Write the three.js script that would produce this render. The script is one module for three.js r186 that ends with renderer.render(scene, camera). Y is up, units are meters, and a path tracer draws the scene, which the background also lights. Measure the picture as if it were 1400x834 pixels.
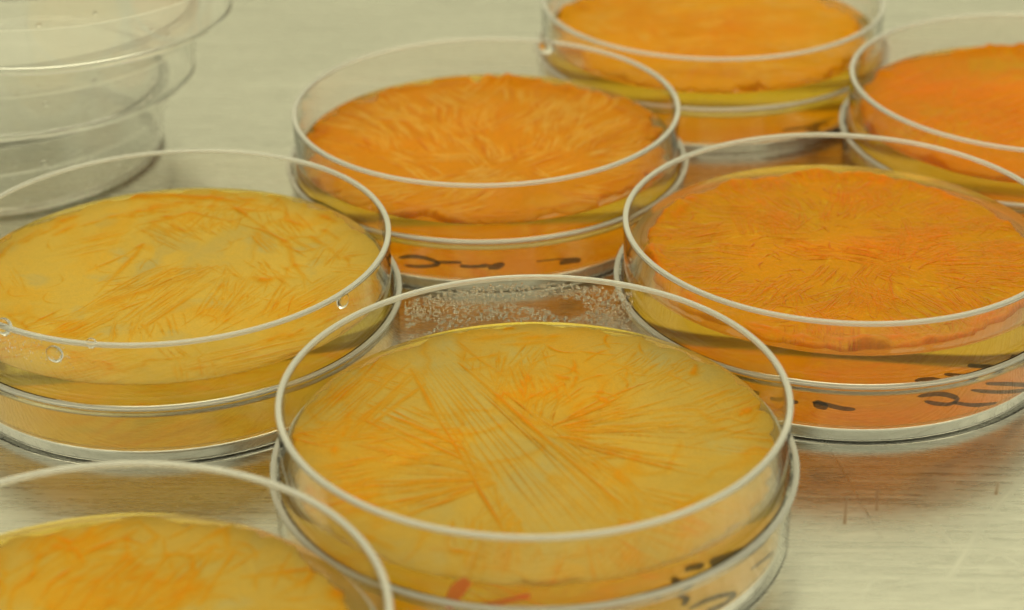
import * as THREE from 'three';
import { mergeGeometries } from 'three/addons/utils/BufferGeometryUtils.js';
import { RectAreaLightUniformsLib } from 'three/addons/lights/RectAreaLightUniformsLib.js';

// ---------------------------------------------------------------- camera, light, exposure
const MM = 0.001;
const RIM = 25.5;                                    // height of a dish rim above the bench, mm
const EYE = [0, 174.53 + RIM, 0], PITCH = 27.895 * Math.PI / 180, ROLL = 0.787 * Math.PI / 180, FOCAL = 2763.9;
const PW = 1400, PH = 834;                           // the photograph's pixels
const scene = new THREE.Scene();
const camera = new THREE.PerspectiveCamera(2 * Math.atan(PH / 2 / FOCAL) * 180 / Math.PI, PW / PH, 0.01, 20);
camera.rotation.order = 'YXZ';
camera.position.set(EYE[0] * MM, EYE[1] * MM, EYE[2] * MM);
camera.rotation.set(-PITCH, 0, -ROLL);
camera.focus = 0.385;
camera.userData.fStop = 14;
camera.updateMatrixWorld(true);

scene.background = new THREE.Color().setRGB(0.62, 0.59, 0.39);    // even fill standing for the room around, raised to brighten the dish walls
const LAMP = new THREE.Color().setRGB(1.0, 0.95, 0.62);
RectAreaLightUniformsLib.init();
const renderer = new THREE.WebGLRenderer({ antialias: true });
renderer.setSize(1024, 610);
renderer.toneMapping = THREE.LinearToneMapping;
renderer.toneMappingExposure = 1.02;
renderer.shadowMap.enabled = true;

// ---------------------------------------------------------------- helpers
function mulberry(a) {
  return () => { a |= 0; a = a + 0x6D2B79F5 | 0; let t = Math.imul(a ^ a >>> 15, 1 | a); t = t + Math.imul(t ^ t >>> 7, 61 | t) ^ t; return ((t ^ t >>> 14) >>> 0) / 4294967296; };
}
const TAB = new Float32Array(65536); { const r = mulberry(77); for (let i = 0; i < 65536; i++) TAB[i] = r() * 2 - 1; }
function noise(x, y) {                               // value noise, -1..1
  const xi = Math.floor(x), yi = Math.floor(y); let u = x - xi, v = y - yi;
  u = u * u * (3 - 2 * u); v = v * v * (3 - 2 * v);
  const x0 = xi & 255, x1 = (xi + 1) & 255, y0 = (yi & 255) << 8, y1 = ((yi + 1) & 255) << 8;
  const a = TAB[y0 | x0], b = TAB[y0 | x1], c = TAB[y1 | x0], d = TAB[y1 | x1];
  return a + (b - a) * u + (c - a) * v + (a - b - c + d) * u * v;
}
function fbm(x, y, n) { let s = 0, a = 0.55; for (let i = 0; i < n; i++) { s += a * noise(x, y); x = x * 2.03 + 17.3; y = y * 2.03 + 9.1; a *= 0.5; } return s; }
const clamp = (x, a = 0, b = 1) => Math.min(b, Math.max(a, x));
const smooth = (a, b, x) => { const t = clamp((x - a) / (b - a)); return t * t * (3 - 2 * t); };

// a direction through a pixel of the photograph, and where it meets a level or the outside of a dish
const CR = Math.cos(ROLL), SR = Math.sin(ROLL), CP = Math.cos(PITCH), SP = Math.sin(PITCH);
function ray(px, py) {
  const X = px - PW / 2, V = PH / 2 - py, u = X * CR + V * SR, v = -X * SR + V * CR;
  return [u, v * CP - FOCAL * SP, -v * SP - FOCAL * CP];
}
function onLevel(px, py, y) { const d = ray(px, py), t = (y - EYE[1]) / d[1]; return [EYE[0] + d[0] * t, y, EYE[2] + d[2] * t]; }
function onWall(px, py, cx, cz, r) {
  const d = ray(px, py), ox = EYE[0] - cx, oz = EYE[2] - cz;
  const a = d[0] * d[0] + d[2] * d[2], b = ox * d[0] + oz * d[2], c = ox * ox + oz * oz - r * r;
  const t = (-b - Math.sqrt(Math.max(0, b * b - a * c))) / a;
  return [Math.atan2(ox + d[0] * t, oz + d[2] * t), EYE[1] + d[1] * t];       // angle (0 faces +z), height
}

const taken = {};
function numbered(n) { taken[n] = (taken[n] ?? -1) + 1; return taken[n] ? n + '_' + String(taken[n]).padStart(3, '0') : n; }
function part(name, geo, mat, parent) {
  const m = new THREE.Mesh(geo, mat); m.name = name; m.castShadow = m.receiveShadow = true; parent.add(m); return m;
}
function thing(name, label, category, [x, y, z], group) {
  const o = new THREE.Group(); o.name = numbered(name); o.position.set(x * MM, y * MM, z * MM);
  o.userData = { label, category }; if (group) o.userData.group = group;
  scene.add(o); return o;
}
function outward(g) {                                // turn faces so that the closed mesh's volume is positive
  const p = g.attributes.position, ix = g.index; let v = 0;
  const a = new THREE.Vector3(), b = new THREE.Vector3(), c = new THREE.Vector3();
  for (let i = 0; i < ix.count; i += 3) {
    a.fromBufferAttribute(p, ix.getX(i)); b.fromBufferAttribute(p, ix.getX(i + 1)); c.fromBufferAttribute(p, ix.getX(i + 2));
    v += a.dot(b.cross(c));
  }
  if (v < 0) { for (let i = 0; i < ix.count; i += 3) { const t = ix.getX(i); ix.setX(i, ix.getX(i + 2)); ix.setX(i + 2, t); } }
  return g;
}
// lathe from corners [r, y, rounding] in mm; corners are rounded with short arcs
function turned(corners, seg = 192, closed = false) {
  const pts = [], n = corners.length;
  for (let i = 0; i < n; i++) {
    const [x, y, rd = 0] = corners[i];
    if (!rd || (!closed && (i === 0 || i === n - 1))) { pts.push([x, y]); continue; }
    const p = corners[(i + n - 1) % n], q = corners[(i + 1) % n];
    const d1 = Math.hypot(p[0] - x, p[1] - y), d2 = Math.hypot(q[0] - x, q[1] - y);
    const t = Math.min(rd, d1 * 0.49, d2 * 0.49);
    const A = [x + (p[0] - x) / d1 * t, y + (p[1] - y) / d1 * t], B = [x + (q[0] - x) / d2 * t, y + (q[1] - y) / d2 * t];
    for (let k = 0; k <= 5; k++) { const s = k / 5; pts.push([(1 - s) * (1 - s) * A[0] + 2 * s * (1 - s) * x + s * s * B[0], (1 - s) * (1 - s) * A[1] + 2 * s * (1 - s) * y + s * s * B[1]]); }
  }
  if (closed) pts.push(pts[0]);
  const dense = [];                                  // extra points beside the arcs keep the flats flat
  for (let i = 0; i < pts.length - 1; i++) {
    const [a, b] = pts[i], [c, d] = pts[i + 1], L = Math.hypot(c - a, d - b); dense.push(pts[i]);
    if (L > 0.6) for (const s of [0.08 / L, 1 - 0.08 / L]) dense.push([a + (c - a) * s, b + (d - b) * s]);
  }
  dense.push(pts[pts.length - 1]);
  return outward(new THREE.LatheGeometry(dense.map(([a, b]) => new THREE.Vector2(Math.max(a, 0) * MM, b * MM)), seg));
}
function dataTexture(buf, w, h, srgb) {
  const t = new THREE.DataTexture(buf, w, h); t.magFilter = THREE.LinearFilter; t.minFilter = THREE.LinearFilter;
  t.wrapS = t.wrapT = THREE.MirroredRepeatWrapping; if (srgb) t.colorSpace = THREE.SRGBColorSpace; t.needsUpdate = true; return t;
}

// ---------------------------------------------------------------- the bench, the wall behind it and the lamp
{
  const N = 2048, SPAN = 360;                        // mm covered by the sheet of texture
  const tone = new Float32Array(N * N);
  for (let j = 0; j < N; j++) for (let i = 0; i < N; i++) {
    const x = i / N * SPAN, y = j / N * SPAN, yy = y + x * 0.045;
    let v = 0.50 * noise(x * 0.05, yy * 3.1) + 0.45 * noise(x * 0.11 + 40, yy * 6.3) + 0.35 * noise(x * 0.35 + 7, yy * 2.2 + 91);
    v += 0.30 * fbm(x * 0.03, y * 0.05, 3) + 0.25 * noise(x * 0.8, yy * 5.7 + 13);
    tone[j * N + i] = v * 0.5;
  }
  const rnd = mulberry(5);
  const scratch = (x0, y0, x1, y1, w, s) => {
    const L = Math.hypot(x1 - x0, y1 - y0), n = Math.ceil(L * N / SPAN * 1.5);
    for (let k = 0; k <= n; k++) {
      const t = k / n, x = (x0 + (x1 - x0) * t + 0.25 * noise(t * L * 0.12, x0)) * N / SPAN, y = (y0 + (y1 - y0) * t) * N / SPAN;
      const a = s * Math.min(1, 4 * t, 4 - 4 * t) * (0.6 + 0.6 * noise(t * L * 0.3, y0 + 3)), r = w * N / SPAN;
      for (let dy = -Math.ceil(r * 2); dy <= r * 2; dy++) for (let dx = -Math.ceil(r * 2); dx <= r * 2; dx++) {
        const X = Math.round(x) + dx, Y = Math.round(y) + dy; if (X < 0 || Y < 0 || X >= N || Y >= N) continue;
        const d = Math.hypot(X - x, Y - y) / r; const q = Y * N + X, v = a * Math.exp(-d * d);
        if (a > 0 ? tone[q] < v : tone[q] > v) tone[q] = tone[q] * 0.5 + v * 0.5;
      }
    }
  };
  for (let k = 0; k < 260; k++) { const x = rnd() * SPAN, y = rnd() * SPAN, L = 6 + rnd() * 40, a = (rnd() < 0.6 ? (rnd() - 0.5) * 0.5 : rnd() * 6.3); scratch(x, y, x + L * Math.cos(a), y + L * Math.sin(a), 0.10 + rnd() * 0.12, (rnd() < 0.6 ? 1 : -0.8) * (0.4 + rnd() * 0.7)); }
  const tx = (px, py) => { const p = onLevel(px, py, 0); return [p[0] + SPAN / 2, -p[2] - 210]; };   // bench point to texture mm
  for (const [a, b, c, d, w, s] of [[1290, 800, 1345, 715, 0.35, 0.42], [1345, 715, 1400, 650, 0.35, 0.36], [1275, 712, 1325, 770, 0.22, 0.35], [1360, 755, 1400, 775, 0.2, 0.45], [1175, 820, 1195, 790, 0.2, 0.4], [1335, 790, 1340, 834, 0.22, 0.35], [1180, 812, 1260, 798, 0.16, -0.8]])
    scratch(...tx(a, b), ...tx(c, d), w, s);
  const amberReflection = new Float32Array(N * N);             // short brown streaks: dark amber reflections in scratches, painted into the steel colour
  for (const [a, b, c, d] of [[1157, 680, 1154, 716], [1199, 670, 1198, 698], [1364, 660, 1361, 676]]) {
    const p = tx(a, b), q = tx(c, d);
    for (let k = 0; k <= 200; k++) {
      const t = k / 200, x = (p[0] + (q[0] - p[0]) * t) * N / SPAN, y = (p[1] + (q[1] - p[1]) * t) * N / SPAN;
      for (let dy = -3; dy <= 3; dy++) for (let dx = -3; dx <= 3; dx++) { const X = Math.round(x) + dx, Y = Math.round(y) + dy, e = Math.hypot(X - x, Y - y); if (X >= 0 && Y >= 0 && X < N && Y < N) amberReflection[Y * N + X] = Math.max(amberReflection[Y * N + X], 0.55 * (0.3 + 0.7 * t) * Math.exp(-e * e / 2.2)); }
    }
  }
  const col = new Uint8Array(N * N * 4), rough = new Uint8Array(N * N * 4), bump = new Uint8Array(N * N * 4);
  for (let q = 0; q < N * N; q++) {
    const v = tone[q], s = amberReflection[q], l = 203 + 34 * v;
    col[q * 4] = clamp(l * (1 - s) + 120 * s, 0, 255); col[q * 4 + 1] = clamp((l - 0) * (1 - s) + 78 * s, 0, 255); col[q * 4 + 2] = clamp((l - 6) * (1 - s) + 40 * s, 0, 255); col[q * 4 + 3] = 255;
    const r = clamp(0.28 + 0.10 * v + 0.3 * s) * 255; rough[q * 4] = rough[q * 4 + 1] = rough[q * 4 + 2] = r; rough[q * 4 + 3] = 255;
    const b = clamp(0.5 + 0.38 * v) * 255; bump[q * 4] = bump[q * 4 + 1] = bump[q * 4 + 2] = b; bump[q * 4 + 3] = 255;
  }
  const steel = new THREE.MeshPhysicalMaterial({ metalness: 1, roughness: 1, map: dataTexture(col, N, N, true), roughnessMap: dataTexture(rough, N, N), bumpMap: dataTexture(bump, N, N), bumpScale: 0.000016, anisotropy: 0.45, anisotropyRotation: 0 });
  const BW = 1800, Z0 = 250, Z1 = -760;
  const g = new THREE.BoxGeometry(BW * MM, 20 * MM, (Z0 - Z1) * MM); g.translate(0, -10 * MM, (Z0 + Z1) / 2 * MM);
  const p = g.attributes.position, uv = g.attributes.uv;
  for (let i = 0; i < p.count; i++) uv.setXY(i, (p.getX(i) / MM + SPAN / 2) / SPAN, (-p.getZ(i) / MM - 210) / SPAN);
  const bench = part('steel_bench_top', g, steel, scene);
  bench.userData = { label: 'brushed stainless steel bench top under all the dishes', category: 'bench', kind: 'structure' };

  const wg = new THREE.BoxGeometry(1.8, 0.9, 0.02); wg.translate(0, 0.45 - 0.02, (Z1 - 12) * MM);
  const wall = part('cabinet_back_wall', wg, new THREE.MeshStandardMaterial({ color: new THREE.Color().setRGB(0.78, 0.78, 0.74), roughness: 0.6 }), scene);
  wall.userData = { label: 'pale painted wall at the back of the bench', category: 'wall', kind: 'structure' };

  const lamp = thing('ceiling_lamp', 'long white lamp panel hanging over the bench', 'lamp', [0, 800, -330]);
  part('housing', new THREE.BoxGeometry(1.64, 0.05, 0.64).translate(0, 0.03, 0), new THREE.MeshStandardMaterial({ color: 0xd8d8d2, roughness: 0.5 }), lamp);
  part('diffuser', new THREE.BoxGeometry(1.6, 0.006, 0.6), new THREE.MeshStandardMaterial({ color: 0xf4f4ee, roughness: 0.6, emissive: LAMP, emissiveIntensity: 0.5 }), lamp);
  const light = new THREE.RectAreaLight(LAMP, 2.6, 1.6, 0.6);
  light.position.set(0, 0.79, -0.33); light.lookAt(0, 0, -0.33); light.name = 'lamp_light'; scene.add(light);
}

// ---------------------------------------------------------------- materials of the dishes
const clear = new THREE.MeshPhysicalMaterial({ color: new THREE.Color().setRGB(0.985, 0.985, 0.975), roughness: 0.015, transmission: 1, thickness: 0.001, ior: 1.46 });
const prism = new THREE.MeshPhysicalMaterial({ color: new THREE.Color().setRGB(0.985, 0.985, 0.975), roughness: 0.01, transmission: 1, thickness: 0.001, ior: 1.55, iridescence: 1, iridescenceIOR: 1.35, iridescenceThicknessRange: [100, 620] });
const water = new THREE.MeshPhysicalMaterial({ color: 0xffffff, roughness: 0.0, transmission: 1, thickness: 0.001, ior: 1.33 });
const frosted = new THREE.MeshPhysicalMaterial({ color: new THREE.Color().setRGB(0.95, 0.94, 0.92), roughness: 0.2, transmission: 0.72, thickness: 0.001, ior: 1.46 });
const footMat = new THREE.MeshPhysicalMaterial({ color: new THREE.Color().setRGB(0.95, 0.94, 0.92), roughness: 0.18, metalness: 0.85, iridescence: 1, iridescenceIOR: 1.7, iridescenceThicknessRange: [100, 560] });
const blackInk = new THREE.MeshStandardMaterial({ color: new THREE.Color().setRGB(0.025, 0.025, 0.02), roughness: 0.6, transparent: true, opacity: 0.8 });
const redInk = new THREE.MeshStandardMaterial({ color: new THREE.Color().setRGB(0.85, 0.13, 0.05), roughness: 0.6, transparent: true, opacity: 0.7 });

// ---------------------------------------------------------------- shapes shared by the dishes (mm, dish standing on y = 0)
const AGAR_R = 42.55;
const outerR = y => 43.25 + 0.03 * y;                // outside of the dish wall
const baseGeo = turned([[43.3, 2.9, 0.15], [outerR(RIM) - 0.02, RIM - 0.7, 0.1], [outerR(RIM) - 1.08, RIM - 0.7, 0.1], [41.95, 2.9, 0.15]], 192, true);
const floorGeo = turned([[0, 0.08], [43.3, 0.08, 0.5], [43.35, 2.86, 0.5], [0, 2.86]]);
const rimGeo = turned([[44.02, RIM - 0.75, 0.2], [44.04, RIM, 0.35], [42.92, RIM, 0.35], [42.92, RIM - 0.75, 0.2]], 192, true);
const lidGeo = turned([[43.7, 0.02, 0.2], [44.6, 0.02, 0.4], [44.85, 11.0, 0.5], [45.7, 12.2, 0.2], [45.72, 12.9, 0.15], [44.05, 12.9, 0.2]], 192, true);
const lidRimGeo = turned([[45.72, 12.5, 0.2], [45.72, 13.1, 0.25], [44.6, 13.1, 0.25], [44.6, 12.5, 0.2]], 192, true);
function agarGeo(top) {
  const c = [[0, 2.9], [41.98, 2.9, 0.3], [AGAR_R + (outerR(top) - 1.25 - AGAR_R) * 1.0 + 0.12, top + 0.75, 0.05]];
  for (let k = 0; k <= 6; k++) { const s = k / 6; c.push([AGAR_R - 0.1 - 2.6 * s, top + 0.7 * Math.pow(1 - s, 2.4)]); }
  c.push([33.8, top]);                               // beyond this the growth itself lies on the jelly
  return turned(c);
}
// ink on the outside of a dish wall, its mirrored doubles drawn as strokes too: strokes given as pixels of the photograph
function inkGeo(cx, cz, strokes) {
  const geos = [];
  for (const { pts, w } of strokes) {
    const P = pts.map(([x, y]) => { const [a, h] = onWall(x, y, cx, cz, 43.6); return new THREE.Vector3(a * 43.6, clamp(h, 3, 24), 0); });
    const curve = new THREE.CatmullRomCurve3(P), n = 28, pos = [], idx = [];
    for (let k = 0; k <= n; k++) {
      const t = k / n, c = curve.getPoint(t), d = curve.getTangent(t), e = Math.min(1, Math.sqrt(Math.max(0, 1 - Math.pow(2 * t - 1, 6))) + 0.05);
      const hw = w / 2 * e * (0.85 + 0.25 * noise(t * 3 + P[0].x, P[0].y));
      for (const s of [-1, 1]) { const u = (c.x - d.y * hw * s) / 43.6, y = c.y + d.x * hw * s, r = outerR(y) + 0.05; pos.push(r * Math.sin(u) * MM, y * MM, r * Math.cos(u) * MM); }
      if (k) { const b = k * 2; idx.push(b - 2, b - 1, b, b - 1, b + 1, b); }
    }
    const g = new THREE.BufferGeometry(); g.setAttribute('position', new THREE.Float32BufferAttribute(pos, 3)); g.setIndex(idx); g.computeVertexNormals(); geos.push(g);
  }
  return mergeGeometries(geos);
}

// ---------------------------------------------------------------- the streaked growth on the agar
class Field {                                        // concentration of growth over the disc, painted stroke by stroke
  constructor(n, seed) { this.n = n; this.a = new Float32Array(n * n); this.pale = new Float32Array(n * n); this.rnd = mulberry(seed); this.seed = seed; }
  stroke(pts, w, amp, layer = this.a) {              // points and width in mm from the disc's centre; soft, tapered, uneven
    const n = this.n, S = n / (2 * AGAR_R), o = this.rnd() * 99;
    for (let i = 0; i < pts.length - 1; i++) {
      const [x0, y0] = pts[i], [x1, y1] = pts[i + 1], L = Math.hypot(x1 - x0, y1 - y0), m = Math.max(1, Math.ceil(L / (w * 0.35)));
      for (let k = 0; k < m; k++) {
        const t = (i + k / m) / (pts.length - 1), x = x0 + (x1 - x0) * k / m, y = y0 + (y1 - y0) * k / m;
        const taper = Math.pow(Math.sin(Math.PI * clamp(0.06 + 0.9 * t)), 0.6), uneven = 0.72 + 0.38 * noise(t * 7 + o, o);
        const r = w * (layer === this.pale ? taper * taper : 0.55 + 0.45 * taper) * (0.8 + 0.4 * noise(o, t * 5)) * S, A = amp * taper * uneven;
        const X = (x + AGAR_R) * S, Y = (y + AGAR_R) * S, R = Math.ceil(r * 1.9);
        for (let Q = Math.max(0, Math.floor(Y - R)); Q <= Math.min(n - 1, Y + R); Q++) for (let P = Math.max(0, Math.floor(X - R)); P <= Math.min(n - 1, X + R); P++) {
          const d2 = ((P - X) ** 2 + (Q - Y) ** 2) / (r * r), v = layer === this.pale ? Math.min(1, A * 1.25) * Math.exp(-d2 * d2 * 1.1) : A * Math.exp(-d2 * 1.3), q = Q * n + P;
          if (v > layer[q]) layer[q] = v;
        }
      }
    }
  }
  line(x0, y0, x1, y1, w, amp, bend = 0.06, layer) { // a slightly bent, wavering line
    const r = this.rnd, L = Math.hypot(x1 - x0, y1 - y0), m = 7, nx = -(y1 - y0) / L, ny = (x1 - x0) / L, b = (r() - 0.5) * 2 * bend * L, o = r() * 50, pts = [];
    for (let k = 0; k <= m; k++) { const t = k / m, s = b * 4 * t * (1 - t) + 0.22 * noise(t * L * 0.25 + o, o); pts.push([x0 + (x1 - x0) * t + nx * s, y0 + (y1 - y0) * t + ny * s]); }
    this.stroke(pts, w, amp, layer);
  }
  bundle(x0, y0, x1, y1, spread, count, w, amp, layer) {   // parallel strokes of a loop dragged to and fro
    const r = this.rnd, L = Math.hypot(x1 - x0, y1 - y0), nx = -(y1 - y0) / L, ny = (x1 - x0) / L;
    for (let k = 0; k < count; k++) {
      const s = (r() - 0.5) * spread, e = (r() - 0.5) * spread * 0.35, a = r() * 0.25, b = 0.75 + r() * 0.25;
      const X = t => x0 + (x1 - x0) * t + nx * (s + e * t), Y = t => y0 + (y1 - y0) * t + ny * (s + e * t);
      this.line(X(a), Y(a), X(b), Y(b), w * (0.6 + 0.8 * r()), amp * (0.55 + 0.6 * r()), 0.02, layer);
    }
  }
  wipe(x0, y0, x1, y1, w0, w1, keep, pale) {         // a broad swipe of the loop that carried the growth away
    const n = this.n, S = n / (2 * AGAR_R), L = Math.hypot(x1 - x0, y1 - y0), ux = (x1 - x0) / L, uy = (y1 - y0) / L;
    for (let j = 0; j < n; j++) for (let i = 0; i < n; i++) {
      const x = i / S - AGAR_R - x0, y = j / S - AGAR_R - y0, t = (x * ux + y * uy) / L; if (t < -0.05 || t > 1.05) continue;
      const d = Math.abs(-x * uy + y * ux) + 0.5 * noise(x * 0.5, y * 0.5), w = w0 + (w1 - w0) * t, k = (1 - smooth(w - 0.5, w + 0.3, d)) * smooth(-0.05, 0.02, t) * (1 - smooth(0.98, 1.05, t)), q = j * n + i;
      this.a[q] *= 1 - k * (1 - keep); this.pale[q] = Math.max(this.pale[q] * (1 - k), pale * k);
    }
  }
  fan(x, y, a0, a1, l0, l1, count, w, amp, layer) {
    const r = this.rnd;
    for (let k = 0; k < count; k++) { const a = a0 + (a1 - a0) * r(), s = l0 * r() * 0.7, e = l0 + (l1 - l0) * r(); this.line(x + Math.cos(a) * s, y + Math.sin(a) * s, x + Math.cos(a) * e, y + Math.sin(a) * e, w * (0.6 + 0.8 * r()), amp * (0.5 + 0.6 * r()), 0.05, layer); }
  }
}
const mix3 = (a, b, t) => [a[0] + (b[0] - a[0]) * t, a[1] + (b[1] - a[1]) * t, a[2] + (b[2] - a[2]) * t];
function growth(n, seed, look, paint, cx, cz, top) {
  const F = new Field(n, seed);
  paint(F, (px, py) => { const p = onLevel(px, py, top); return [p[0] - cx, p[2] - cz]; });
  const col = new Uint8Array(n * n * 4), bmp = new Uint8Array(n * n * 4), H = new Float32Array(n * n);
  const { film, streak, dense, pale, cloud = 0.5, wrinkle = 0.3, swirl = 0.3 } = look, K = 2 * AGAR_R / n;
  for (let j = 0; j < n; j++) for (let i = 0; i < n; i++) {
    const x = i * K, y = j * K, q = j * n + i;
    const wx = x + 3.0 * noise(x * 0.09 + seed, y * 0.09) + 1.2 * noise(x * 0.3, y * 0.3 + seed), wy = y + 3.0 * noise(x * 0.09, y * 0.09 + seed * 1.7) + 1.2 * noise(x * 0.3 + seed, y * 0.3);
    const c = fbm(wx * 0.07 + seed * 3.1, wy * 0.07, 4);                                   // thick and thin patches of film
    const ridge = 1 - Math.abs(noise(wx * 0.16 + seed, wy * 0.16 + 31)) * 3.4, vein = Math.max(0, ridge) * smooth(-0.1, 0.4, noise(x * 0.08 + 5, y * 0.08 + seed));
    const fine = noise(wx * 1.4, wy * 1.4) * 0.5 + noise(wx * 3.3, wy * 3.3) * 0.35, grain = noise(x * 9, y * 9);
    let s = F.a[q] + swirl * vein + wrinkle * 0.25 * Math.max(0, fine); if (look.slits) s *= 1 - look.slits * F.pale[q];
    const p = clamp(F.pale[q] * (look.slits ? 0.9 : 1 - 0.8 * clamp(s)) + smooth(0.25, 0.6, -c) * 0.55);
    s = clamp(s + cloud * 0.35 * smooth(0.05, 0.6, c));
    let k = mix3(film, pale, p); k = mix3(k, streak, clamp(s * 1.25)); k = mix3(k, dense, clamp(s - 0.62) * 1.6);
    const m = 1 + 0.035 * grain + 0.06 * fine * wrinkle + 0.05 * c;
    for (let e = 0; e < 3; e++) col[q * 4 + e] = clamp(k[e] * m, 0, 255);
    col[q * 4 + 3] = 255;
    const h = clamp(0.22 + 0.55 * s + 0.10 * c + wrinkle * 0.10 * fine - 0.10 * p); H[q] = h;
    bmp[q * 4] = bmp[q * 4 + 1] = bmp[q * 4 + 2] = h * 255; bmp[q * 4 + 3] = 255;
  }
  const NR = 120, NA = 400, pos = [], uv = [], idx = [];
  for (let a = 0; a < NA; a++) {
    const t = a / NA * 2 * Math.PI, ct = Math.cos(t), st = Math.sin(t);
    const edge = look.edge + look.ragged * (0.75 * fbm(ct * 3 + seed, st * 3, 3) + 0.75 * Math.abs(noise(ct * 7 + seed, st * 7)) + 0.3 * Math.abs(noise(ct * 16, st * 16 + seed)) + 0.1 * noise(ct * 40, st * 40));
    const R = clamp(edge, 34.2, AGAR_R - 0.35);
    for (let b = 1; b <= NR; b++) {
      const f = b / NR, r = R * (1 - Math.pow(1 - f, 1.15) * 1) , x = r * ct, z = r * st;
      const i = clamp(Math.round((x + AGAR_R) / K), 0, n - 1), j = clamp(Math.round((z + AGAR_R) / K), 0, n - 1);
      const lip = Math.sqrt(clamp((R - r) / 0.7)), lump = look.thick * (0.45 + 1.3 * smooth(R - 5, R - 1.2, r) * Math.max(0, noise(ct * 6 + seed, st * 6) + 0.4 * noise(ct * 15 + seed, st * 15)));
      const rest = 0.7 * Math.pow(clamp((r - (AGAR_R - 2.7)) / 2.6), 2.4);
      pos.push(x * MM, (top + rest - 0.05 + lip * (0.05 + lump + look.relief * (H[j * n + i] - 0.2))) * MM, z * MM);
      uv.push((x + AGAR_R) / (2 * AGAR_R), (z + AGAR_R) / (2 * AGAR_R));
    }
  }
  const mid = pos.length / 3; pos.push(0, (top + 0.2) * MM, 0); uv.push(0.5, 0.5);
  for (let a = 0; a < NA; a++) {
    const A = a * NR, B = (a + 1) % NA * NR; idx.push(mid, B, A);
    for (let b = 0; b < NR - 1; b++) idx.push(A + b, B + b, A + b + 1, B + b, B + b + 1, A + b + 1);
  }
  const g = new THREE.BufferGeometry(); g.setAttribute('position', new THREE.Float32BufferAttribute(pos, 3)); g.setAttribute('uv', new THREE.Float32BufferAttribute(uv, 2)); g.setIndex(idx); g.computeVertexNormals();
  const mat = new THREE.MeshPhysicalMaterial({ map: dataTexture(col, n, n, true), bumpMap: dataTexture(bmp, n, n), bumpScale: look.bump ?? 0.0003, roughness: 0.92, ior: 1.38, transmission: look.through, thickness: 0, specularIntensity: 0.1, clearcoat: look.wet, clearcoatRoughness: 0.16 });
  return [g, mat];
}
// water beads: flattened spheres on the inside of a wall
function beads(list) {
  const s = new THREE.SphereGeometry(1, 8, 6);
  return mergeGeometries(list.map(([a, y, r, rw]) => { const g = s.clone(); g.scale(r * MM, r * (0.85 + 0.3 * Math.abs(noise(a * 90, y))) * MM, r * 0.55 * MM); g.translate(0, y * MM, -rw * MM); g.rotateY(-a); return g; }));
}
const innerR = y => outerR(y) - 1.28;

// ---------------------------------------------------------------- the seven dishes with growth
function dish({ at: [cx, cz], top, label, agar, look, seed, n = 1024, paint, ink = [], red = [], group }) {
  const o = thing('petri_dish', label, 'petri dish', [cx, 0.02, cz], group);
  part('lid', lidGeo, clear, o);
  part('lid_rim', lidRimGeo, frosted, o);
  part('dish_wall', baseGeo, clear, o);
  part('dish_floor', floorGeo, footMat, o);
  part('rim', rimGeo, frosted, o);
  const ag = part('agar', agarGeo(top), new THREE.MeshPhysicalMaterial({ color: agar, roughness: 0.04, ior: 1.34, transmission: 0.86, thickness: 0.01 }), o);
  const [g, m] = growth(n, seed, look, paint, cx, cz, top);
  part('bacterial_growth', g, m, ag);
  if (ink.length) part('marker_writing', inkGeo(cx, cz, ink), blackInk, o);
  if (red.length) { const r = part('marker_writing', inkGeo(cx, cz, red), redInk, o); r.userData.label = 'short red marker strokes'; }
  return o;
}
const hex = (r, g, b) => new THREE.Color(r / 255, g / 255, b / 255).convertSRGBToLinear();
const LOOK = {
  yellow: { through: 0.55, film: [212, 178, 82], streak: [222, 156, 16], dense: [230, 146, 4], pale: [204, 184, 112], edge: 41.0, ragged: 1.9, thick: 0.3, relief: 0.6, cloud: 0.9, wrinkle: 0.4, swirl: 0.3, bump: 0.0005, wet: 0.2 },
  orange: { through: 0.58, film: [228, 152, 2], streak: [220, 134, 0], dense: [222, 126, 0], pale: [235, 182, 84], edge: 38.4, ragged: 5.4, thick: 1.1, relief: 0.5, cloud: 0.5, wrinkle: 0.7, swirl: 0.12, slits: 0.8, bump: 0.0004, wet: 0.22 },
  deep: { through: 0.58, film: [222, 156, 4], streak: [234, 136, 0], dense: [236, 126, 0], pale: [224, 174, 26], edge: 38.6, ragged: 5.2, thick: 1.2, relief: 0.55, cloud: 0.6, wrinkle: 0.7, swirl: 0.15, bump: 0.0007, wet: 0.22 },
};
const PI = Math.PI;

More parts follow.
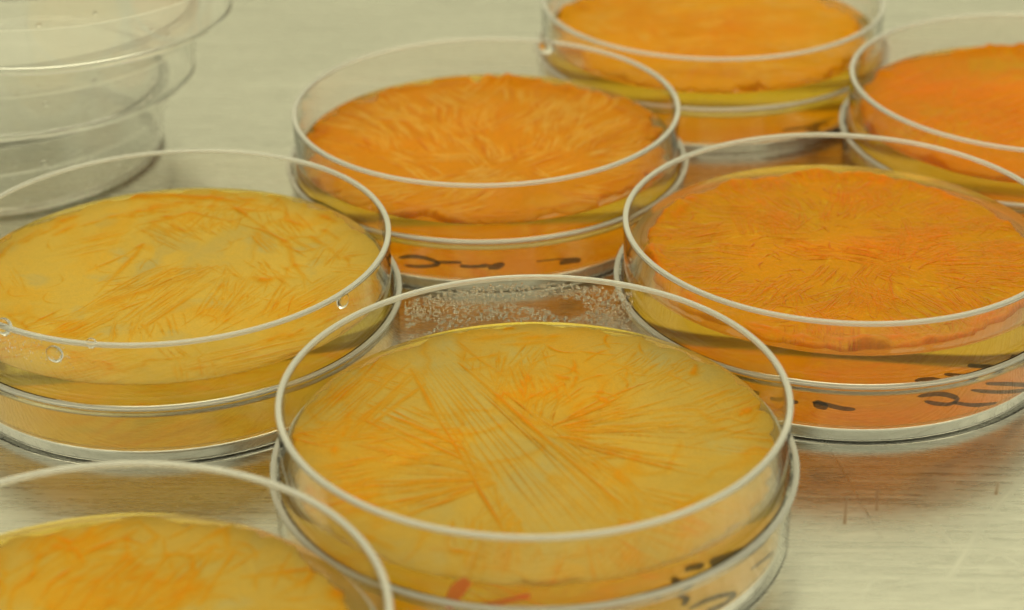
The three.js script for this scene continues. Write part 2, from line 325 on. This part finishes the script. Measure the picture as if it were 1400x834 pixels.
const front = dish({
  at: [3.53, -298.2], top: 15.2, seed: 11, n: 1280, agar: hex(230, 206, 92), look: LOOK.yellow, group: 'petri dishes with growth',
  label: 'petri dish with yellow growth, one broad diagonal band of streaks and fogged wall',
  paint: (F, at) => {
    const L = (a, b, c, d, w, s, bend) => F.line(...at(a, b), ...at(c, d), w, s, bend);
    const [ox, oy] = at(720, 610);
    for (let k = 0; k < 70; k++) {                   // the whole plate is combed with fine strokes
      const a = F.rnd() * 6.28, r = 39 * Math.sqrt(F.rnd()), x = Math.cos(a) * r, y = Math.sin(a) * r, b = Math.atan2(y - oy, x - ox) + (F.rnd() - 0.5) * 0.8, l = 4 + 6 * F.rnd();
      F.bundle(x - l * Math.cos(b), y - l * Math.sin(b), x + l * Math.cos(b), y + l * Math.sin(b), 7, 7, 0.3, 0.62);
    }
    const [fx, fy] = at(735, 592); F.fan(fx, fy, -0.7, 0.5, 9, 34, 46, 0.3, 1.0);          // fan to the right
    const [gx, gy] = at(690, 655); F.fan(gx, gy, PI - 0.15, PI + 0.8, 9, 33, 34, 0.32, 0.95); F.fan(gx, gy, PI - 0.6, PI - 0.1, 9, 32, 24, 0.36, 0.95);
    const [hx, hy] = at(790, 700); F.fan(hx, hy, 0.2, 2.9, 6, 26, 34, 0.4, 0.85);
    F.bundle(...at(430, 600), ...at(560, 490), 14, 22, 0.42, 0.75);
    F.bundle(...at(470, 545), ...at(640, 620), 9, 12, 0.32, 0.9);
    for (let k = 0; k < 16; k++) { const a = F.rnd() * 6.28, r = 30 + F.rnd() * 10; F.line(Math.cos(a) * r, Math.sin(a) * r, Math.cos(a + 0.3) * r, Math.sin(a + 0.25) * (r + 1), 1.1, 0.6); }
    for (let k = 0; k < 22; k++) { const a = F.rnd() * 6.28; const [x, y] = at(830 + 160 * (F.rnd() - 0.5), 505 + 70 * (F.rnd() - 0.5)); F.line(x, y, x + 7 * Math.cos(a), y + 7 * Math.sin(a), 0.5, 0.7, 0.25); }
    for (const [a, b, c, d] of [[720, 500, 700, 470], [960, 600, 1030, 620], [520, 560, 560, 590], [880, 480, 900, 500], [600, 470, 640, 480], [780, 470, 830, 478], [470, 500, 520, 520]]) F.line(...at(a, b), ...at(c, d), 3.0, 0.8, 0.1, F.pale);
    F.wipe(...at(592, 490), ...at(800, 742), 4.4, 7.6, 0.12, 0.5);                        // the broad diagonal band
    for (let k = 0; k < 15; k++) { const t = k / 14; L(560 + t * 66, 505 - t * 8, 700 + t * 178, 748 - t * 32, k === 0 || k === 14 ? 0.6 : 0.26, k === 0 || k === 14 ? 1.15 : 0.4 + 0.4 * F.rnd(), 0.015); }
    F.bundle(...at(640, 510), ...at(900, 700), 4, 7, 0.3, 0.85);
    for (const [a, b, c, d] of [[765, 518, 778, 520], [1010, 570, 1028, 562], [815, 545, 835, 556], [690, 452, 705, 452], [950, 500, 945, 515]]) L(a, b, c, d, 1.0, 1.1);
  },
  ink: [
    { pts: [[968, 768], [985, 765], [1010, 755], [1030, 745], [1044, 733]], w: 1.9 }, { pts: [[935, 778], [948, 775], [962, 773]], w: 1.5 },
    { pts: [[917, 790], [930, 797], [942, 799]], w: 1.4 }, { pts: [[1023, 778], [1040, 765], [1055, 753]], w: 0.9 }, { pts: [[868, 815], [885, 812], [900, 812]], w: 0.5 },
    { pts: [[938, 832], [965, 819], [990, 812], [1003, 812], [985, 826], [960, 836]], w: 1.3 }, { pts: [[925, 812], [938, 818], [930, 826]], w: 1.4 },
  ],
  red: [{ pts: [[613, 826], [622, 812], [634, 798], [642, 793]], w: 2.6 }, { pts: [[650, 829], [680, 824], [705, 818], [726, 813]], w: 1.5 }],
});

dish({
  at: [-67.81, -360.43], top: 16.0, seed: 23, agar: hex(230, 207, 98), look: { ...LOOK.yellow, film: [222, 188, 84], swirl: 0.35, edge: 41.2 }, group: 'petri dishes with growth',
  label: 'petri dish with pale yellow marbled growth and water drops along its rim',
  paint: (F, at) => {
    const C = (pts, w, s) => F.stroke(pts.map(p => at(...p)), w, s);
    C([[130, 405], [160, 375], [185, 350], [195, 335], [180, 345], [150, 360], [120, 372]], 0.8, 0.9);
    C([[215, 305], [260, 292], [320, 305], [365, 318], [395, 335], [400, 360], [415, 380], [418, 405]], 0.7, 0.85);
    C([[345, 380], [358, 384], [372, 384]], 1.8, 1.0); C([[220, 298], [235, 298]], 1.2, 0.9);
    C([[120, 282], [160, 273], [200, 272], [240, 270], [290, 272], [340, 280], [390, 290]], 1.3, 1.0); C([[290, 265], [320, 285], [360, 312], [395, 335]], 0.9, 0.85);
    C([[170, 320], [190, 308], [240, 300], [290, 320]], 0.35, 0.55); C([[430, 292], [460, 306]], 1.0, 0.8);
    for (let k = 0; k < 10; k++) C([[85 + k * 6, 440 - k * 2], [140 + k * 12, 405 - k * 2], [200 + k * 12, 372 - k], [235 + k * 10, 362 + 2 * k]], 0.38, 0.3 + 0.5 * F.rnd());
    for (let k = 0; k < 60; k++) {
      const a = F.rnd() * 6.28, r = 39 * Math.sqrt(F.rnd()), x = Math.cos(a) * r, y = Math.sin(a) * r, b = -0.75 + 0.9 * noise(x * 0.05 + 3, y * 0.05) * 2 + (F.rnd() - 0.5) * 0.5, l = 3 + 6 * F.rnd();
      F.bundle(x - l * Math.cos(b), y - l * Math.sin(b), x + l * Math.cos(b), y + l * Math.sin(b), 8, 6, 0.36, 0.6);
    }
    F.bundle(...at(150, 460), ...at(280, 370), 9, 16, 0.36, 0.65); F.bundle(...at(280, 450), ...at(345, 365), 8, 14, 0.36, 0.6);
    F.bundle(...at(60, 350), ...at(190, 320), 7, 12, 0.35, 0.45); F.bundle(...at(380, 440), ...at(510, 370), 12, 18, 0.5, 0.5); F.bundle(...at(250, 520), ...at(470, 470), 14, 22, 0.45, 0.55);
    F.bundle(...at(60, 520), ...at(200, 480), 14, 20, 0.5, 0.5);
    for (let k = 0; k < 34; k++) { const a = F.rnd() * 6.28, r = 32 + F.rnd() * 8; F.line(Math.cos(a) * r, Math.sin(a) * r, Math.cos(a + 0.2) * (r + 1), Math.sin(a + 0.2) * r, 0.9, 0.65); }
    for (let k = 0; k < 40; k++) { const a = F.rnd() * 6.28, r = 30 * Math.sqrt(F.rnd()), b = F.rnd() * 6.28; F.line(Math.cos(a) * r, Math.sin(a) * r, Math.cos(a) * r + 6 * Math.cos(b), Math.sin(a) * r + 6 * Math.sin(b), 0.35, 0.45, 0.4); }
    for (let k = 0; k < 14; k++) { const a = F.rnd() * 6.28, r = 30 * Math.sqrt(F.rnd()), b = F.rnd() * 6.28; F.line(Math.cos(a) * r, Math.sin(a) * r, Math.cos(a) * r + 9 * Math.cos(b), Math.sin(a) * r + 9 * Math.sin(b), 2.4, 0.7, 0.3, F.pale); }
  },
  ink: [{ pts: [[-20, 530], [5, 532], [30, 535]], w: 1.6 }],
});

dish({
  at: [-61.61, -233.94], top: 15.4, seed: 37, agar: hex(230, 205, 92), look: { ...LOOK.yellow, film: [212, 178, 82], swirl: 0.4, edge: 40.4, ragged: 2.4 }, group: 'petri dishes with growth',
  label: 'petri dish with dull yellow growth in looping strokes, no writing on its wall',
  paint: (F, at) => {
    const C = (pts, w, s) => F.stroke(pts.map(p => at(...p)), w, s);
    for (let k = 0; k < 8; k++) C([[40 + k * 32, 834 + 10], [70 + k * 32, 800 - k], [110 + k * 30, 770 - k * 2], [150 + k * 28, 755 + k]], 0.5, 0.75);
    C([[80, 790], [110, 762], [150, 745], [170, 738], [205, 750]], 0.8, 0.9); C([[200, 820], [235, 785], [262, 770], [262, 780], [225, 815]], 0.5, 0.8);
    C([[275, 740], [308, 725], [312, 760]], 0.9, 0.75); C([[330, 790], [380, 785], [430, 780], [420, 795], [380, 815]], 0.9, 0.9); C([[465, 780], [460, 810], [468, 834]], 1.6, 0.85);
    C([[130, 735], [190, 715], [215, 735], [200, 750]], 0.9, 0.7); C([[60, 730], [95, 745], [90, 780]], 0.8, 0.7);
    for (let k = 0; k < 50; k++) {
      const a = F.rnd() * 6.28, r = 39 * Math.sqrt(F.rnd()), x = Math.cos(a) * r, y = Math.sin(a) * r, b = -0.9 + 1.6 * noise(x * 0.06 + 9, y * 0.06) + (F.rnd() - 0.5) * 0.4, l = 3 + 6 * F.rnd();
      F.bundle(x - l * Math.cos(b), y - l * Math.sin(b), x + l * Math.cos(b), y + l * Math.sin(b), 8, 5, 0.45, 0.6);
    }
    F.bundle(...at(60, 834), ...at(230, 730), 30, 26, 0.45, 0.6);
    for (let k = 0; k < 50; k++) { const a = F.rnd() * 6.28, r = 38 * Math.sqrt(F.rnd()), b = F.rnd() * 6.28; F.line(Math.cos(a) * r, Math.sin(a) * r, Math.cos(a) * r + 8 * Math.cos(b), Math.sin(a) * r + 8 * Math.sin(b), 0.55, 0.6, 0.5); }
    for (let k = 0; k < 14; k++) { const a = F.rnd() * 6.28, r = 34 * Math.sqrt(F.rnd()), b = F.rnd() * 6.28; F.line(Math.cos(a) * r, Math.sin(a) * r, Math.cos(a) * r + 8 * Math.cos(b), Math.sin(a) * r + 8 * Math.sin(b), 2, 0.8, 0.3, F.pale); }
  },
});

dish({
  at: [-5.24, -427.19], top: 15.4, seed: 41, agar: hex(232, 196, 66), look: { ...LOOK.orange }, group: 'petri dishes with growth',
  label: 'petri dish with orange feathery growth and pale slits, one large drop on its rim',
  paint: (F, at) => {
    const [cx, cy] = at(650, 250), [ex, ey] = at(720, 235);
    for (let k = 0; k < 74; k++) {                   // patches of parallel strokes with bare slits between them
      const a = F.rnd() * 6.28, r = 37 * Math.sqrt(F.rnd()), x = Math.cos(a) * r, y = Math.sin(a) * r, b = Math.atan2(y - (k % 3 ? cy : ey), x - (k % 3 ? cx : ex)) + [-0.45, 0, 0, 0.5][k % 4] + (F.rnd() - 0.5) * 0.2, L = 4 + 8 * F.rnd();
      F.bundle(x - L * Math.cos(b), y - L * Math.sin(b), x + L * Math.cos(b), y + L * Math.sin(b), 9, 9, 0.46, 1.1, F.pale);
      F.bundle(x - L * Math.cos(b), y - L * Math.sin(b), x + L * Math.cos(b), y + L * Math.sin(b), 9, 8, 0.3, 0.9);
    }
    for (let k = 0; k < 60; k++) { const a = F.rnd() * 6.28, r = 36 + F.rnd() * 5; F.line(Math.cos(a) * r, Math.sin(a) * r, Math.cos(a + 0.2) * r, Math.sin(a + 0.2) * r, 1.3, 0.75); }
  },
  ink: [
    { pts: [[545, 352], [565, 350], [585, 353], [600, 360], [575, 364], [552, 362]], w: 1.0 }, { pts: [[595, 358], [615, 358], [632, 358]], w: 0.9 }, { pts: [[628, 363], [650, 364], [668, 362]], w: 1.1 },
    { pts: [[667, 365], [677, 364], [690, 360]], w: 1.6 }, { pts: [[732, 357], [760, 354], [790, 352]], w: 0.45 }, { pts: [[764, 359], [778, 357], [794, 355]], w: 1.4 }, { pts: [[425, 270], [445, 278], [475, 292]], w: 1.0 },
  ],
});

dish({
  at: [66.45, -364.63], top: 17.6, seed: 53, agar: hex(232, 192, 58), look: { ...LOOK.deep, ragged: 1.7 }, group: 'petri dishes with growth',
  label: 'petri dish with bright orange fine-veined growth, knobbly at its edge, black writing on wall',
  paint: (F, at) => {
    const [cx, cy] = at(1150, 330), [ex, ey] = at(1210, 360), [gx, gy] = at(1080, 345);
    for (let k = 0; k < 120; k++) {                  // fine crossing veins
      const a = F.rnd() * 6.28, r = 38 * Math.sqrt(F.rnd()), x = Math.cos(a) * r, y = Math.sin(a) * r, [u, v] = [[cx, cy], [ex, ey], [gx, gy]][k % 3], b = Math.atan2(y - v, x - u) + (F.rnd() - 0.5) * 1.0, L = 3 + 6 * F.rnd();
      F.bundle(x - L * Math.cos(b), y - L * Math.sin(b), x + L * Math.cos(b), y + L * Math.sin(b), 7, 11, 0.2, 0.75);
    }
    for (let k = 0; k < 200; k++) { const a = F.rnd() * 6.28, r = 38 * Math.sqrt(F.rnd()), b = F.rnd() * 6.28, L = 2 + 3 * F.rnd(); F.line(Math.cos(a) * r, Math.sin(a) * r, Math.cos(a) * r + L * Math.cos(b), Math.sin(a) * r + L * Math.sin(b), 0.2, 0.85, 0.2); }
    for (let k = 0; k < 120; k++) { const a = F.rnd() * 6.28, r = 36 * Math.sqrt(F.rnd()), b = Math.atan2(Math.sin(a) * r - cy, Math.cos(a) * r - cx) + (F.rnd() - 0.5) * 0.4, L = 2 + 4 * F.rnd(); F.line(Math.cos(a) * r, Math.sin(a) * r, Math.cos(a) * r + L * Math.cos(b), Math.sin(a) * r + L * Math.sin(b), 0.5, 0.9, 0.04, F.pale); }
    for (let k = 0; k < 60; k++) { const a = F.rnd() * 6.28, r = 36 + F.rnd() * 5; F.line(Math.cos(a) * r, Math.sin(a) * r, Math.cos(a + 0.2) * r, Math.sin(a + 0.2) * r, 1.4, 0.8); }
  },
  ink: [
    { pts: [[1110, 549], [1125, 551], [1140, 555], [1155, 558], [1170, 559]], w: 1.1 }, { pts: [[1112, 550], [1122, 553], [1132, 556]], w: 2.0 }, { pts: [[1062, 545], [1075, 548], [1092, 549]], w: 1.0 }, { pts: [[1036, 536], [1046, 538]], w: 1.1 },
    { pts: [[1253, 541], [1270, 538], [1290, 538], [1308, 545], [1300, 551], [1280, 551], [1262, 547]], w: 1.1 }, { pts: [[1300, 549], [1330, 553], [1362, 550]], w: 0.9 },
    { pts: [[1250, 520], [1270, 518], [1288, 519]], w: 0.8 }, { pts: [[1290, 511], [1310, 513], [1335, 514]], w: 0.8 }, { pts: [[1322, 499], [1345, 501], [1370, 503]], w: 1.0 }, { pts: [[1325, 532], [1360, 535], [1400, 540]], w: 0.9 },
    { pts: [[1345, 523], [1375, 524], [1410, 526]], w: 0.9 }, { pts: [[1380, 490], [1400, 486]], w: 1.6 },
  ],
});

dish({
  at: [52.7, -497.99], top: 15.6, seed: 67, n: 768, agar: hex(238, 206, 62), look: { ...LOOK.orange, film: [234, 168, 8], streak: [226, 146, 0], edge: 37.6, ragged: 5.6 }, group: 'petri dishes with growth',
  label: 'petri dish with golden orange growth in wavy strokes over bright amber jelly',
  paint: (F, at) => {
    F.bundle(...at(780, 30), ...at(960, 20), 26, 60, 0.5, 0.8); F.bundle(...at(830, 60), ...at(1150, 30), 30, 90, 0.45, 0.8); F.bundle(-30, 10, 30, 14, 40, 90, 0.5, 0.8);
    for (let k = 0; k < 40; k++) {
      const a = F.rnd() * 6.28, r = 36 * Math.sqrt(F.rnd()), x = Math.cos(a) * r, y = Math.sin(a) * r, b = 1.4 * noise(x * 0.06, y * 0.06 + 4), l = 4 + 6 * F.rnd();
      F.bundle(x - l * Math.cos(b), y - l * Math.sin(b), x + l * Math.cos(b), y + l * Math.sin(b), 8, 8, 0.55, 1.0, F.pale);
    }
    for (let k = 0; k < 130; k++) { const a = F.rnd() * 6.28, r = 38 * Math.sqrt(F.rnd()), b = (F.rnd() - 0.5) * 1.2, L = 3 + 5 * F.rnd(); F.line(Math.cos(a) * r, Math.sin(a) * r, Math.cos(a) * r + L * Math.cos(b), Math.sin(a) * r + L * Math.sin(b), 0.6, 0.85, 0.1, F.pale); }
  },
  ink: [{ pts: [[1068, 178], [1085, 176], [1105, 173], [1135, 167]], w: 0.7 }, { pts: [[1100, 179], [1112, 177], [1120, 176]], w: 1.2 }, { pts: [[1108, 170], [1125, 165], [1142, 158]], w: 0.6 }],
});

dish({
  at: [123.78, -439.58], top: 16.4, seed: 79, n: 768, agar: hex(232, 188, 54), look: { ...LOOK.deep, film: [230, 148, 2], streak: [236, 130, 0], edge: 40.6, ragged: 1.6 }, group: 'petri dishes with growth',
  label: 'petri dish with smooth deep orange-red growth, even in colour, black dashes on its wall',
  paint: (F, at) => {
    F.bundle(...at(1250, 170), ...at(1400, 120), 40, 90, 0.4, 0.7); F.fan(...at(1300, 150), 0, 6.28, 9, 36, 120, 0.3, 0.7);
    for (let k = 0; k < 40; k++) {
      const a = F.rnd() * 6.28, r = 38 * Math.sqrt(F.rnd()), x = Math.cos(a) * r, y = Math.sin(a) * r, b = 0.6 + 2.4 * noise(x * 0.05, y * 0.05 + 4), l = 4 + 6 * F.rnd();
      F.bundle(x - l * Math.cos(b), y - l * Math.sin(b), x + l * Math.cos(b), y + l * Math.sin(b), 8, 6, 0.4, 0.7, F.pale);
    }
    for (let k = 0; k < 60; k++) { const a = F.rnd() * 6.28, r = 36 * Math.sqrt(F.rnd()), b = (F.rnd() - 0.5) * 2, L = 2 + 3 * F.rnd(); F.line(Math.cos(a) * r, Math.sin(a) * r, Math.cos(a) * r + L * Math.cos(b), Math.sin(a) * r + L * Math.sin(b), 0.4, 0.8, 0.1, F.pale); }
  },
  ink: [{ pts: [[1200, 238], [1215, 241], [1228, 244]], w: 0.8 }, { pts: [[1222, 244], [1240, 247], [1262, 252]], w: 1.2 }],
});
const dishes = scene.children.filter(o => o.name.startsWith('petri_dish'));

// ---------------------------------------------------------------- water: fog of beads and single drops
{
  const r = mulberry(91), list = [];
  for (let k = 0; k < 2600; k++) {
    const a = (r() - 0.5) * 1.05 - 0.06, y = 16.2 + 8.0 * r();
    if (noise(a * 6 + 3, y * 0.5) < -0.35) continue;
    list.push([a, y, 0.10 + 0.26 * r() * r(), innerR(y)]);
  }
  const m = part('condensation', beads(list), water, dishes[0]); m.userData.kind = 'stuff';
  const lb = [];
  for (let k = 0; k < 150; k++) { const a = PI + 0.5 + (r() - 0.5) * 0.45, y = 19 + 5 * r(); lb.push([a, y, 0.08 + 0.16 * r() * r(), innerR(y)]); }
  const m2 = part('condensation', beads(lb), water, dishes[1]); m2.userData.kind = 'stuff';
  const drop = (d, a, y, rad, w = innerR(y), flat = 0.7) => { const g = new THREE.SphereGeometry(rad * MM, 24, 16); g.scale(1, 1, flat); g.translate(0, y * MM, -w * MM); g.rotateY(-a); part('water_drop', g, water, d); };
  drop(dishes[3], 0.35, 24.2, 2.0, 42.6); 
  drop(dishes[1], PI + 0.36, 21.8, 1.7); drop(dishes[1], PI + 0.62, 24.8, 1.7, 43); drop(dishes[1], PI + 0.18, 25.2, 1.0, 43.2); drop(dishes[1], PI - 0.98, 23.4, 1.6, 43);
}

// ---------------------------------------------------------------- the leaning stack of empty dishes
{
  const H = 19;
  const haze = new THREE.MeshPhysicalMaterial({ color: new THREE.Color().setRGB(0.93, 0.93, 0.92), roughness: 0.15, transmission: 0.94, thickness: 0, ior: 1.5 });
  const oR = y => 42.2 + 0.085 * y;
  const wallGeo = turned([[42.2, 1.6, 0.2], [oR(H), H - 0.3, 0.3], [oR(H) - 1.2, H - 0.3, 0.3], [41.0, 1.6, 0.2]], 192, true);
  const foot = turned([[0, 1.1], [42.1, 1.1, 0.2], [42.2, 1.57, 0.2], [0, 1.57]]);
  const footRing = turned([[39.6, 0.02, 0.3], [42.0, 0.02, 0.5], [42.2, 1.05, 0.3], [39.6, 1.05, 0.3]], 192, true);
  const collar = turned([[43.75, H - 7.6, 0.2], [44.6, H - 7.6, 0.25], [45.1, H - 0.6, 0.3], [44.05, H - 0.6, 0.2]], 192, true);
  const places = [[-128.9, -465], [-119.5, -467], [-108, -460]];
  const words = ['empty clear dish at the bottom of the leaning stack', 'empty clear dish in the middle of the leaning stack', 'empty clear dish on top of the leaning stack'];
  const r = mulberry(14);
  places.forEach(([x, z], k) => {
    const o = thing('empty_dish', words[k], 'petri dish', [x, 0.02 + k * (H - 0.28), z], 'stacked empty dishes');
    part('dish_wall', wallGeo, clear, o); part('dish_floor', foot, haze, o); part('foot_ring', footRing, prism, o); part('lid', collar, clear, o);
    const list = []; for (let i = 0; i < (k === 0 ? 70 : k === 1 ? 24 : 6); i++) { const a = PI - 0.45 + (r() - 0.5) * 1.2, y = 3 + 13 * r(); list.push([a, y, 0.2 + 0.7 * r() * r(), oR(y) - 1.25]); }
    const m = part('condensation', beads(list), water, o); m.userData.kind = 'stuff';
  });
}

scene.traverse(o => { if (o.isMesh) { o.castShadow = true; o.receiveShadow = true; } });
renderer.render(scene, camera);
